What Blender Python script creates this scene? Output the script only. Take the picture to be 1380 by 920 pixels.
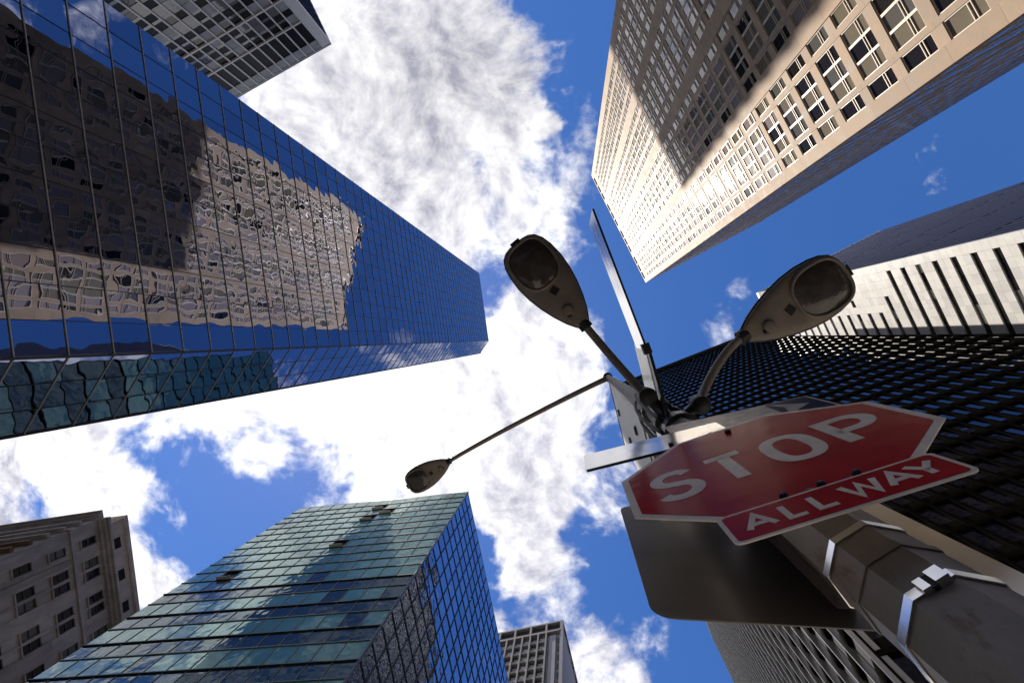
import bpy, bmesh, math, random
import numpy as np
from mathutils import Matrix, Vector
random.seed(7); R = math.radians
for o in list(bpy.data.objects): bpy.data.objects.remove(o)
scene = bpy.context.scene
COL = scene.collection

# ------------------------------------------------------------------ camera
CZ = 1.6                                        # eye height; plan axes: +x right of the view, +y below it
zv = Vector((76, 5, -690)).normalized()
xv = Vector((1, 0, 0)); xv = (xv - xv.dot(zv) * zv).normalized()
yv = zv.cross(xv)
CAM = Matrix((xv, yv, zv))
cd = bpy.data.cameras.new('camera'); cam = bpy.data.objects.new('camera', cd); COL.objects.link(cam)
cam.matrix_world = Matrix.Translation((0, 0, CZ)) @ CAM.to_4x4()
cd.lens = 18.0; cd.sensor_width = 36.0; cd.clip_start = 0.02; cd.clip_end = 4000
scene.camera = cam
CAMN = np.array([list(r) for r in CAM])
def project(p):                                  # only used to rank pieces by the size they show
    c = (np.asarray(p, float) - (0, 0, CZ)) @ CAMN
    w = np.where(-c[:, 2] < .01, np.nan, -c[:, 2])
    return np.stack([690 + 690 * c[:, 0] / w, 460 - 690 * c[:, 1] / w], 1)

# ------------------------------------------------------------------ sun, sky, exposure
SUN = Vector((-.3630, .0410, .9309)).normalized()
sl = bpy.data.lights.new('sun', 'SUN'); sl.energy = 4.0; sl.angle = R(.35); sl.color = (1, .91, .79)
so = bpy.data.objects.new('sun', sl); COL.objects.link(so)
so.rotation_euler = (-SUN).to_track_quat('-Z', 'Y').to_euler(); so.location = (0, 0, 400)
scene.view_settings.view_transform = 'Standard'; scene.view_settings.look = 'None'
scene.view_settings.exposure = 1.05; scene.view_settings.gamma = 1
try: scene.view_settings.use_curve_mapping = False
except Exception: pass

world = bpy.data.worlds.new('World'); scene.world = world; world.use_nodes = True
nt = world.node_tree; nt.nodes.clear(); L = nt.links
def nd(t, **k):
    n = nt.nodes.new(t)
    for a, b in k.items(): setattr(n, a, b)
    return n
def put(sock, v):
    if isinstance(v, bpy.types.NodeSocket): L.new(v, sock)
    else: sock.default_value = v
def mt(op, a, b=0., c=0., clamp=False):
    n = nd('ShaderNodeMath', operation=op, use_clamp=clamp)
    put(n.inputs[0], a); put(n.inputs[1], b); put(n.inputs[2], c); return n.outputs[0]
def vm(op, a, b=(0, 0, 0)):
    n = nd('ShaderNodeVectorMath', operation=op); put(n.inputs[0], a); put(n.inputs[1], b); return n
def rng(v, a, b, c=0., d=1., smooth=True):
    n = nd('ShaderNodeMapRange'); n.interpolation_type = 'SMOOTHSTEP' if smooth else 'LINEAR'
    put(n.inputs[0], v)
    for i, x in enumerate((a, b, c, d)): n.inputs[i + 1].default_value = x
    return n.outputs[0]
def mixc(f, a, b):
    n = nd('ShaderNodeMix', data_type='RGBA'); put(n.inputs[0], f); put(n.inputs[6], a); put(n.inputs[7], b); return n.outputs[2]
sky = nd('ShaderNodeTexSky', sky_type='NISHITA'); sky.sun_disc = False
sky.sun_elevation = math.asin(SUN.z); sky.sun_rotation = math.atan2(SUN.x, SUN.y)
sky.air_density = 1.0; sky.dust_density = .12; sky.ozone_density = 2.2; sky.altitude = 10
tc = nd('ShaderNodeTexCoord')
sep = nd('ShaderNodeSeparateXYZ'); L.new(tc.outputs['Generated'], sep.inputs[0])
zz = mt('MAXIMUM', sep.outputs[2], .06)
cx = mt('DIVIDE', sep.outputs[0], zz); cy = mt('DIVIDE', sep.outputs[1], zz)      # position on a flat cloud layer
cmb = nd('ShaderNodeCombineXYZ'); put(cmb.inputs[0], cx); put(cmb.inputs[1], cy); cmb.inputs[2].default_value = 3.7
q = cmb.outputs[0]
def noise(vec, scale, detail, rough, dist=0.):
    n = nd('ShaderNodeTexNoise'); L.new(vec, n.inputs['Vector'])
    n.inputs['Scale'].default_value = scale; n.inputs['Detail'].default_value = detail
    n.inputs['Roughness'].default_value = rough; n.inputs['Distortion'].default_value = dist
    return n
warp = noise(q, 2.4, 2, .55)
w1 = vm('SUBTRACT', warp.outputs['Color'], (.5, .5, .5)); w2 = vm('SCALE', w1.outputs[0]); w2.inputs['Scale'].default_value = .22
qw = vm('ADD', q, w2.outputs[0]).outputs[0]
# puffs: rounded cells break up the edge of the banks
pv = nd('ShaderNodeTexVoronoi', feature='F1'); L.new(qw, pv.inputs['Vector']); pv.inputs['Scale'].default_value = 9.
nA = noise(qw, 3.6, 9, .64).outputs['Fac']
nB = noise(vm('ADD', qw, (-.026, .006, 0.)).outputs[0], 3.6, 6, .64).outputs['Fac']        # a step along the layer towards the sun
base = mt('ADD', mt('MULTIPLY_ADD', nA, 1.75, -.36), mt('MULTIPLY_ADD', pv.outputs['Distance'], -.30, .20))
lit = mt('MULTIPLY', mt('SUBTRACT', nA, nB), 1.75)
# cloud banks and clear gaps on the layer: (x, y, half-size x, half-size y, amount)
BANK = [(-.30,-.56,.28,.22,.34),(-.47,-.42,.20,.2,.36),(-.20,-.36,.22,.15,.36),(.02,-.30,.07,.10,.16),(-.10,-.17,.13,.11,.22),
 (-.22,.03,.22,.11,.30),(-.50,.13,.30,.10,.55),(-.11,.16,.17,.14,.28),(-.04,.40,.09,.20,.28),(-.07,.27,.13,.1,.26),  # second bank here is cloud that also stands in for the sun's glow
 (.02,.60,.08,.10,.16),(.13,.575,.05,.06,.16),(-1.0,.31,.13,.075,.34),(-1.21,.245,.09,.04,.34),(-.84,.53,.08,.05,.24),
 (.636,-.29,.10,.04,.56),(.343,-.076,.05,.06,.42),(.26,.10,.05,.1,.08),
 (.06,-.58,.06,.13,-.46),(-.03,-.44,.035,.10,-.34),(-.206,-.313,.045,.03,-.40),(-.28,-.29,.05,.05,-.28),(-.177,-.225,.035,.055,-.32),
 (-.154,-.066,.05,.06,-.38),(-.33,.20,.06,.035,-.46),(-.72,.40,.17,.09,-.40),(-.86,.25,.10,.035,-.26),(-.155,.47,.035,.12,-.5),
 (.09,.36,.06,.13,-.22),(.66,-.36,.52,.46,-.62),(.80,.42,.40,.42,-.40),(.27,.62,.11,.14,-.36),(.14,-.02,.06,.2,-.32)]
wf = vm('SUBTRACT', noise(q, 5., 4, .66).outputs['Color'], (.5,.5,.5)); wf2 = vm('SCALE', wf.outputs[0]); wf2.inputs['Scale'].default_value = .26
qb = vm('ADD', q, wf2.outputs[0]).outputs[0]
acc = None
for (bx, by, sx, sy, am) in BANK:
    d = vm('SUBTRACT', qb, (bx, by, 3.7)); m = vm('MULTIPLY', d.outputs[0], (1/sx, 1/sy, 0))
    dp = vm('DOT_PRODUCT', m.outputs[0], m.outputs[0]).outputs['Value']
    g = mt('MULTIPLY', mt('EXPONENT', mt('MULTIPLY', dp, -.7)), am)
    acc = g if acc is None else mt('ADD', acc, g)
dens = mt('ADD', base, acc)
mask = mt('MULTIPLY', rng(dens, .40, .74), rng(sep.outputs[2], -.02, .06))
# lit and grey sides of the puffs; thin cloud scatters more light towards the sun
n2 = noise(qw, 2.1, 3, .55).outputs['Fac']
sd = vm('DOT_PRODUCT', tc.outputs['Generated'], tuple(SUN)).outputs['Value']
near = mt('POWER', mt('MAXIMUM', sd, 0.), 22.)
sh = mt('ADD', mt('MULTIPLY_ADD', lit, 2.9, .52), mt('MULTIPLY_ADD', n2, -1.3, .68))
sh = mt('ADD', sh, mt('MULTIPLY_ADD', dens, -.25, .22))
tk = vm('MULTIPLY', vm('SUBTRACT', qb, (-.24, -.52, 3.7)).outputs[0], (1/.34, 1/.22, 0))          # the bank at the top is thick and greyer
thick = mt('EXPONENT', mt('MULTIPLY', vm('DOT_PRODUCT', tk.outputs[0], tk.outputs[0]).outputs['Value'], -.8))
shade = mt('ADD', sh, mt('MULTIPLY', near, .42), clamp=True)
ccol = mixc(shade, (3.2, 3.2, 3.9, 1), (8.4, 8.3, 8.3, 1))
cs = vm('SCALE', ccol); L.new(mt('MULTIPLY_ADD', thick, -.24, 1.), cs.inputs['Scale']); ccol = cs.outputs[0]
hs = nd('ShaderNodeHueSaturation'); hs.inputs['Saturation'].default_value = 1.26; hs.inputs['Value'].default_value = .80
L.new(sky.outputs[0], hs.inputs['Color'])
tint = nd('ShaderNodeMix', data_type='RGBA', blend_type='MULTIPLY'); tint.inputs[0].default_value = 1; L.new(hs.outputs[0], tint.inputs[6]); tint.inputs[7].default_value = (1.0, .96, 1.17, 1)
skyc = tint.outputs[2]
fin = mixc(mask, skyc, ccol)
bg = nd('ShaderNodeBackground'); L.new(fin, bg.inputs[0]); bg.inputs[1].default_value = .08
wo = nd('ShaderNodeOutputWorld'); L.new(bg.outputs[0], wo.inputs[0])

# ------------------------------------------------------------------ materials
def mat(name, col, rough=.6, metal=0., spec=.5, ior=1.45, var=0., vscale=2., bump=0., bscale=3., bdetail=3., coat=0., streak=0.):
    """principled material; colour varies with world position, fine relief from noise"""
    m = bpy.data.materials.new(name); m.use_nodes = True; t = m.node_tree; N = t.nodes; K = t.links
    p = N['Principled BSDF']; p.inputs['Roughness'].default_value = rough; p.inputs['Metallic'].default_value = metal
    p.inputs['IOR'].default_value = ior; p.inputs['Specular IOR Level'].default_value = spec; p.inputs['Coat Weight'].default_value = coat
    p.inputs['Coat Roughness'].default_value = .04
    p.inputs['Base Color'].default_value = (*col, 1)
    geo = N.new('ShaderNodeNewGeometry')
    if var or streak:
        nz = N.new('ShaderNodeTexNoise'); nz.inputs['Scale'].default_value = vscale; nz.inputs['Detail'].default_value = 6; nz.inputs['Roughness'].default_value = .62
        if streak:
            mp = N.new('ShaderNodeMapping'); mp.inputs['Scale'].default_value = (1, 1, streak); K.new(geo.outputs['Position'], mp.inputs[0]); K.new(mp.outputs[0], nz.inputs['Vector'])
        else: K.new(geo.outputs['Position'], nz.inputs['Vector'])
        mr = N.new('ShaderNodeMapRange'); mr.inputs[1].default_value = .3; mr.inputs[2].default_value = .7
        mr.inputs[3].default_value = 1 - var; mr.inputs[4].default_value = 1 + var; K.new(nz.outputs['Fac'], mr.inputs[0])
        vv = N.new('ShaderNodeVectorMath'); vv.operation = 'SCALE'; vv.inputs[0].default_value = col; K.new(mr.outputs[0], vv.inputs['Scale'])
        K.new(vv.outputs[0], p.inputs['Base Color'])
        rr = N.new('ShaderNodeMath'); rr.operation = 'MULTIPLY_ADD'; K.new(nz.outputs['Fac'], rr.inputs[0]); rr.inputs[1].default_value = rough * .5; rr.inputs[2].default_value = rough * .75
        K.new(rr.outputs[0], p.inputs['Roughness'])
    if bump:
        nb = N.new('ShaderNodeTexNoise'); nb.inputs['Scale'].default_value = bscale; nb.inputs['Detail'].default_value = bdetail
        K.new(geo.outputs['Position'], nb.inputs['Vector'])
        b = N.new('ShaderNodeBump'); b.inputs['Strength'].default_value = 1; b.inputs['Distance'].default_value = bump
        K.new(nb.outputs['Fac'], b.inputs['Height']); K.new(b.outputs[0], p.inputs['Normal'])
    return m
M = {}
# wavy mirror glass of the big blue tower
M['blue_glass'] = mat('blue_mirror_glass', (.245,.265,.35), .010, 1., bump=.014, bscale=.55, bdetail=1.2)
M['blue_glass2'] = mat('blue_mirror_glass_b', (.21,.23,.31), .010, 1., bump=.014, bscale=.55, bdetail=1.2)
M['rail'] = mat('satin_steel_rail', (.40,.38,.35), .4, .35, var=.15)
M['dark_metal'] = mat('dark_bronze_metal', (.03,.03,.032), .4, .4)
M['core'] = mat('dark_core', (.018,.02,.026), .5)
# stone tower
M['stone'] = mat('beige_stone', (.46,.33,.225), .75, var=.26, vscale=.7, bump=.004, bscale=14)
M['stone_b'] = mat('beige_stone_b', (.41,.295,.205), .75, var=.28, vscale=.9, bump=.004, bscale=14)
M['white_frame'] = mat('white_painted_frame', (.70,.60,.50), .45, var=.06)
wg = dict(rough=.03, ior=1.5, bump=.006, bscale=1.6, bdetail=1)
M['win_blind'] = mat('window_beige_blind', (.23,.20,.145), **wg)
M['win_grey'] = mat('window_grey_blind', (.14,.135,.125), **{**wg, 'ior': 1.7})
M['win_dark'] = mat('window_dark', (.022,.020,.020), **wg)
M['win_lilac'] = mat('window_pale_blind', (.36,.30,.28), **{**wg, 'ior': 1.8})
M['win_sky'] = mat('window_blue_reflection', (.09,.11,.27), .08, .0, bump=.004, bscale=1.6, bdetail=1)  # the sky's reflection is put into this blue base colour
# teal tower
M['teal'] = mat('teal_glass_panel', (.19,.50,.45), .03, .2, ior=1.8, bump=.02, bscale=.8, bdetail=1.5, var=.25, vscale=.09)
M['teal_b'] = mat('teal_glass_panel_b', (.17,.46,.42), .03, .2, ior=1.8, bump=.025, bscale=.9, bdetail=1.5, var=.3, vscale=.09)
M['navy_glass'] = mat('navy_vision_glass', (.045,.105,.12), .02, .45, ior=1.8, bump=.03, bscale=.8, bdetail=1.5)
M['sky_glass'] = mat('blue_reflective_glass', (.46,.55,.72), .015, .95, bump=.03, bscale=.8, bdetail=1.4)
M['sky_glass_b'] = mat('blue_reflective_glass_b', (.38,.46,.63), .015, .95, bump=.03, bscale=.8, bdetail=1.4)
M['teal_rail'] = mat('grey_green_rail', (.16,.18,.18), .35, .6)
M['white_sash'] = mat('white_sash', (.75,.75,.72), .4)
# tower with white mullions
M['win_black'] = mat('unlit_window', (.012,.011,.012), .3, spec=.15)
M['pale_mullion'] = mat('pale_mullion', (.55,.53,.50), .6, var=.1)
M['pale_panel'] = mat('pale_grey_panel', (.27,.265,.26), .6, var=.2, vscale=.4)
# black tower
M['black_metal'] = mat('black_metal', (.006,.0055,.005), .8, .0, spec=.0, var=.2)
M['bronze_band'] = mat('bronze_spandrel', (.011,.010,.009), .8, .0, spec=.0, var=.3, vscale=.3)
M['smoke_glass'] = mat('smoked_glass', (.06,.056,.075), .02, .75, bump=.02, bscale=.8, bdetail=1)
M['smoke_glass_b'] = mat('smoked_glass_b', (.035,.035,.05), .03, .7, bump=.02, bscale=.8, bdetail=1)
M['fin'] = mat('steel_fin', (.34,.33,.32), .25, .9)
# white tower
M['white_tile'] = mat('white_tile', (.70,.69,.67), .35, var=.05, vscale=.5)
M['white_tile_b'] = mat('white_tile_b', (.62,.61,.60), .35, var=.05, vscale=.5)
M['slate_glass'] = mat('slate_blue_glass', (.035,.045,.10), .6, .0, spec=.06)
M['slate_rail'] = mat('slate_rail', (.03,.036,.07), .6, .0, spec=.06)
# old stone
M['old_stone'] = mat('old_brown_stone', (.47,.42,.39), .85, var=.3, vscale=.5, bump=.012, bscale=6, streak=.4)
M['old_stone_b'] = mat('old_brown_stone_b', (.52,.47,.435), .85, var=.3, vscale=.6, bump=.012, bscale=6, streak=.4)
M['brick'] = mat('brown_brick', (.25,.16,.10), .85, var=.25, vscale=1.5, bump=.01, bscale=9)
M['old_sash'] = mat('grey_sash', (.10,.095,.095), .5)
# concrete
M['concrete'] = mat('grey_concrete', (.27,.255,.25), .8, var=.16, vscale=.3, bump=.006, bscale=8)
M['concrete_b'] = mat('lilac_concrete', (.30,.29,.32), .8, var=.1, vscale=.3)
# street
M['asphalt'] = mat('asphalt', (.05,.05,.052), .85, var=.25, vscale=1.2, bump=.01, bscale=60)
M['paving'] = mat('paving_concrete', (.30,.29,.27), .85, var=.2, vscale=.8, bump=.004, bscale=30)
M['kerbstone'] = mat('kerb_granite', (.26,.25,.24), .75, var=.2, vscale=3)
M['road_paint'] = mat('road_paint', (.70,.69,.66), .7, var=.1, vscale=4)
# signs, lamp post
M['sign_red'] = mat('red_sheeting', (.50,.012,.026), .17, var=.20, vscale=6, spec=.5, ior=1.08, bump=.0009, bscale=16, bdetail=2)
M['sign_white'] = mat('white_sheeting', (.90,.80,.71), .25, var=.12, vscale=14, spec=.5, ior=1.08)
M['sign_black'] = mat('black_sheeting', (.010,.009,.009), .3, ior=1.12)
M['sign_alu'] = mat('sign_back_aluminium', (.13,.115,.105), .40, .6, var=.35, vscale=4)
M['sign_gloss'] = mat('bright_aluminium', (.62,.60,.58), .14, 1., var=.10, vscale=5, bump=.0012, bscale=9, bdetail=2)
M['sign_worn'] = mat('worn_white_sheeting', (.62,.53,.44), .35, var=.35, vscale=26, ior=1.2)
M['white_paint'] = mat('white_enamel', (.88,.86,.83), .35, var=.05, vscale=4, coat=.2)
M['banner'] = mat('white_banner_panel', (.88,.88,.89), .5, var=.07, vscale=3, streak=.3)
M['pole_steel'] = mat('grey_weathered_steel', (.165,.130,.105), .6, .0, var=.42, vscale=7, bump=.003, bscale=28, bdetail=6, streak=.35)
M['channel'] = mat('pale_aluminium', (.80,.74,.66), .4, .5, var=.12, vscale=6)
def rusty(name, col, rust, amount, rough):
    m = mat(name, col, rough, 0., var=.30, vscale=7, bump=.003, bscale=28, bdetail=6, streak=.35)
    t = m.node_tree; N = t.nodes; K = t.links; p = N['Principled BSDF']; src = p.inputs['Base Color'].links[0].from_socket
    g = N.new('ShaderNodeNewGeometry'); mp = N.new('ShaderNodeMapping'); mp.inputs['Scale'].default_value = (1,1,.3); K.new(g.outputs['Position'], mp.inputs[0])
    z = N.new('ShaderNodeTexNoise'); z.inputs['Scale'].default_value = 16; z.inputs['Detail'].default_value = 9; z.inputs['Roughness'].default_value = .7; K.new(mp.outputs[0], z.inputs['Vector'])
    q_ = N.new('ShaderNodeMapRange'); q_.inputs[1].default_value = .66-amount; q_.inputs[2].default_value = .74-amount*.6; K.new(z.outputs['Fac'], q_.inputs[0])
    x = N.new('ShaderNodeMix'); x.data_type = 'RGBA'; K.new(q_.outputs[0], x.inputs[0]); K.new(src, x.inputs[6]); x.inputs[7].default_value = (*rust, 1); K.new(x.outputs[2], p.inputs['Base Color'])
    return m
M['pole_steel'] = rusty('weathered_painted_steel', (.25,.215,.19), (.15,.072,.035), .10, .55)
M['strap'] = mat('stainless_strap', (.72,.72,.72), .16, 1., var=.1, vscale=20)
M['lamp_body'] = mat('brown_grey_lamp_paint', (.17,.138,.112), .5, .0, var=.2, vscale=7)
M['lamp_lens'] = mat('dirty_lens_glass', (.050,.040,.034), .12, 0., ior=1.55, var=.45, vscale=13, bump=.002, bscale=30)
M['black_rubber'] = mat('black_rubber', (.012,.012,.012), .6)

# ------------------------------------------------------------------ helpers
def tag(o, label=None, cat=None, group=None, kind=None):
    if label: o['label'] = label
    if cat: o['category'] = cat
    if group: o['group'] = group
    if kind: o['kind'] = kind
    return o
def empty(name, loc, label=None, cat=None, group=None):
    o = bpy.data.objects.new(name, None); o.location = loc; o.empty_display_size = .2; COL.objects.link(o)
    return tag(o, label, cat, group)
def link(name, me, parent=None, kind=None):
    o = bpy.data.objects.new(name, me); COL.objects.link(o)
    if parent is not None: o.parent = parent
    if kind: o['kind'] = kind
    return o
def mesh(name, verts, faces, mats, fm=None, smooth=False):
    me = bpy.data.meshes.new(name); me.from_pydata([tuple(v) for v in verts], [], faces)
    for m in (mats if isinstance(mats, (list, tuple)) else [mats]): me.materials.append(m)
    if fm is not None: me.polygons.foreach_set('material_index', fm)
    if smooth: me.polygons.foreach_set('use_smooth', [True] * len(me.polygons))
    me.update(); return me
BF = [(0,3,2,1),(4,5,6,7),(0,1,5,4),(1,2,6,5),(2,3,7,6),(3,0,4,7)]
def boxv(b):
    x0,x1,y0,y1,z0,z1 = b
    return [(x0,y0,z0),(x1,y0,z0),(x1,y1,z0),(x0,y1,z0),(x0,y0,z1),(x1,y0,z1),(x1,y1,z1),(x0,y1,z1)]
def boxes_mesh(name, boxes, m):
    v = []; f = []
    for b in boxes:
        k = len(v); v += boxv(b); f += [tuple(i + k for i in q) for q in BF]
    return mesh(name, v, f, m)
def prism(poly, z0, z1):
    n = len(poly); v = [(x, y, z0) for x, y in poly] + [(x, y, z1) for x, y in poly]
    f = [(i, (i+1) % n, (i+1) % n + n, i + n) for i in range(n)] + [tuple(range(n-1, -1, -1)), tuple(range(n, 2*n))]
    return v, f
def inset(poly, d):                              # convex polygon moved inwards
    c = Vector((sum(p[0] for p in poly)/len(poly), sum(p[1] for p in poly)/len(poly))); n = len(poly); out = []
    ln = []
    for i in range(n):
        a = Vector(poly[i]); b = Vector(poly[(i+1) % n]); u = (b-a).normalized(); m = Vector((-u.y, u.x))
        if m.dot(c - a) < 0: m = -m
        ln.append((a + m*d, u))
    for i in range(n):
        (p, u), (r, v) = ln[i-1], ln[i]; den = u.x*v.y - u.y*v.x
        t = ((r.x-p.x)*v.y - (r.y-p.y)*v.x) / den; out.append(tuple(p + u*t))
    return out
def tube(pts, rad, seg=10, closed=False):
    """round bar along a path; rad is one radius or one per point"""
    P = [Vector(p) for p in pts]; n = len(P); rad = rad if isinstance(rad, (list, tuple)) else [rad]*n
    v = []; f = []; up = Vector((.13,.21,.97))
    for i in range(n):
        t = (P[(i+1) % n if closed else min(i+1, n-1)] - P[i-1 if closed else max(i-1, 0)]).normalized()
        a = t.cross(up).normalized() if abs(t.dot(up)) < .99 else t.cross(Vector((1,0,0))).normalized(); b = t.cross(a)
        for k in range(seg):
            w = 2*math.pi*k/seg; v.append(P[i] + (a*math.cos(w) + b*math.sin(w))*rad[i])
    for i in range(n if closed else n-1):
        for k in range(seg):
            j = (i+1) % n; f.append((i*seg+k, i*seg+(k+1) % seg, j*seg+(k+1) % seg, j*seg+k))
    if not closed: f += [tuple(range(seg-1, -1, -1)), tuple(range((n-1)*seg, n*seg))]
    return v, f

class Face:
    """one facade: u runs from a to b, z up (metres above eye level + CZ), d outwards"""
    def __init__(s, a, b, centre):
        s.a = Vector((a[0], a[1], 0)); e = Vector((b[0], b[1], 0)) - s.a; s.W = e.length; s.u = e.normalized()
        y = Vector((-s.u.y, s.u.x, 0)); s.sg = -1 if y.dot(Vector((centre[0], centre[1], 0)) - s.a) > 0 else 1
        s.n = y * s.sg; s.ang = math.atan2(s.u.y, s.u.x)
    def mtx(s, u, z, d, tx=0., tz=0.):
        return Matrix.Translation(s.a + s.u*u + s.n*d + Vector((0, 0, z))) @ Matrix.Rotation(s.ang + tz, 4, 'Z') @ Matrix.Rotation(tx, 4, 'X')
class Building:
    def __init__(s, name, base, label, cat='building', group=None):
        s.root = empty(name, (base[0], base[1], 0), label, cat, group); s.base = Vector((base[0], base[1], 0))
        s.P = {}; s.cache = {}
    def solid(s, name, poly, z0, z1, m, kind=None):
        v, f = prism([(x - s.base.x, y - s.base.y) for x, y in poly], z0, z1)
        return link(name, mesh(name, v, f, m), s.root, kind)
    def add(s, kind, face, boxes, m, tilt=0., sub=None):
        """boxes in (u0,u1,z0,z1,d0,d1); sub = (kind, boxes, material) pieces carried by this piece"""
        s.P.setdefault(kind, []).append((face, boxes, m, tilt, sub))
    def _mesh(s, kind, rel, m):
        k = (kind, m, tuple(round(x, 3) for b in rel for x in b))
        if k not in s.cache: s.cache[k] = boxes_mesh(kind, rel, M[m])
        return s.cache[k]
    def finish(s, limit=300, minpx=7.):
        inv = Matrix.Translation(-s.base)
        for kind, L_ in s.P.items():
            items = []
            for (F, bx, m, tilt, sub) in L_:
                u0 = min(b[0] for b in bx); u1 = max(b[1] for b in bx); z0 = min(b[2] for b in bx); z1 = max(b[3] for b in bx); d1 = max(b[5] for b in bx)
                uc, zc = (u0+u1)/2, (z0+z1)/2
                c = [F.a + F.u*u + F.n*d1 + Vector((0,0,z)) for u, z in ((u0,z0),(u1,z0),(u1,z1),(u0,z1))]
                p = project([tuple(x) for x in c]); area = 0.
                if not np.isnan(p).any():
                    pc = np.clip(p, (-2,-2), (1382,922)); x, y = pc[:,0], pc[:,1]
                    area = abs(np.dot(x, np.roll(y,-1)) - np.dot(y, np.roll(x,-1)))/2
                mx = F.mtx(uc, zc, 0, random.gauss(0, tilt) if tilt else 0, random.gauss(0, tilt) if tilt else 0)
                def rl(bb): return [(b[0]-uc, b[1]-uc, min(F.sg*b[4], F.sg*b[5]), max(F.sg*b[4], F.sg*b[5]), b[2]-zc, b[3]-zc) for b in bb]
                items.append((area, mx, rl(bx), m, (sub[0], rl(sub[1]), sub[2]) if sub else None))
            items.sort(key=lambda t: -t[0])
            rest = []; n = 0
            for it in items:
                if n < limit and it[0] >= minpx*minpx:
                    o = link(kind, s._mesh(kind, it[2], it[3]), s.root); o.matrix_local = inv @ it[1]; n += 1
                    if it[4]: link(it[4][0], s._mesh(*it[4]), o)
                else: rest.append(it)
            if not rest: continue
            groups = {kind: [(it[1], it[2], it[3]) for it in rest]}
            for it in rest:
                if it[4]: groups.setdefault(it[4][0], []).append((it[1], it[4][1], it[4][2]))
            for gk, gl in groups.items():
                vs = []; fm = []; names = []
                for mx, rel, m in gl:
                    if m not in names: names.append(m)
                    A = np.array(inv @ mx); P = np.array([v for b in rel for v in boxv(b)])
                    vs.append(P @ A[:3,:3].T + A[:3,3]); fm += [names.index(m)] * (6*len(rel))
                V = np.concatenate(vs); nb = len(V)//8
                Fc = (np.array(BF)[None] + np.arange(nb)[:,None,None]*8).reshape(-1, 4)
                link('distant_' + gk, mesh('distant_' + gk, V.tolist(), [tuple(q) for q in Fc.tolist()], [M[x] for x in names], fm), s.root, 'stuff')
def pick(*w): return random.choices([a for a, _ in w], [b for _, b in w])[0]

# ------------------------------------------------------------------ street level
def sheet(name, poly, z, m, kind='structure'):
    return tag(link(name, mesh(name, [(x, y, z) for x, y in poly], [tuple(range(len(poly)))], m)), kind=kind)
sheet('ground', [(-1500,-1500),(1500,-1500),(1500,1500),(-1500,1500)], -.02, M['asphalt'])
sheet('road', [(-16.5,-400),(-2.6,-400),(1.6,400),(-12.3,400)], .0, M['asphalt'])
sheet('cross_street', [(5,-6),(300,-140),(300,-127),(9,6)], .004, M['asphalt'])
sv, sf = prism([(-2.2,-1.6),(3.4,-2.2),(40,-12),(40,60),(2.4,60)], -.015, .13)
tag(link('pavement', mesh('pavement', sv, sf, M['paving'])), kind='structure')
sv, sf = prism([(-2.38,-1.7),(-2.2,-1.6),(2.4,60),(2.2,60)], -.015, .138)
tag(link('kerb', mesh('kerb', sv, sf, M['kerbstone'])), kind='structure')
for k in range(3):
    sheet('road_marking', [(-15.0,-3.2-k*1.1),(-2.7,-3.2-k*1.1),(-2.7,-3.7-k*1.1),(-15.0,-3.7-k*1.1)], .009, M['road_paint'])

# ------------------------------------------------------------------ blue mirror tower (left)
C1, C2, C3 = (-25.74,-18.76), (-22.91,.86), (-25.31,4.53)
HA = 147 + CZ
polyA = [C1, C2, C3, (-66, 5.2), (-66,-18.4)]
cenA = (-45,-7)
A = Building('glass_tower', (-45,-7), 'blue mirror glass tower whose wavy panes reflect the pale stone tower', 'skyscraper')
A.solid('core', inset(polyA, .22), 0, HA-.4, M['core'])
A.solid('roof_parapet', inset(polyA, .10), HA-.4, HA+.25, M['dark_metal'])
def mirror_face(b, F, cols, mats, sp=2.37, z0=2.0):
    w = F.W/cols; zs = []; z = 21.25 + CZ
    while z > z0 + sp: z -= sp
    while z < HA - .2: zs.append(z); z += sp
    zs = [0.3] + zs + [HA - .4]
    for i in range(len(zs)-1):
        for k in range(cols):
            b.add('glass_pane', F, [(k*w+.02, (k+1)*w-.02, zs[i]+.045, zs[i+1]-.045, -.09, -.02)], mats[(i*7+k*3) % 5 == 0], tilt=.0032)
    for z in zs[1:-1]: b.add('floor_rail', F, [(.02, F.W-.02, z-.028, z+.028, -.2, .03)], 'rail')
    for k in range(1, cols): b.add('mullion', F, [(k*w-.018, k*w+.018, .3, HA-.4, -.2, .004)], 'dark_metal')
    b.add('corner_post', F, [(-.06, .05, 0, HA, -.2, .05)], 'dark_metal')
FA1 = Face(C2, C1, cenA); FA2 = Face(C2, C3, cenA)
mirror_face(A, FA1, 12, ('blue_glass','blue_glass2'))
mirror_face(A, FA2, 3, ('blue_glass','blue_glass2'))
FA3 = Face(C3, (-66, 5.2), cenA)
mirror_face(A, FA3, 14, ('blue_glass','blue_glass2'), sp=7.11)
A.finish()

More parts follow.
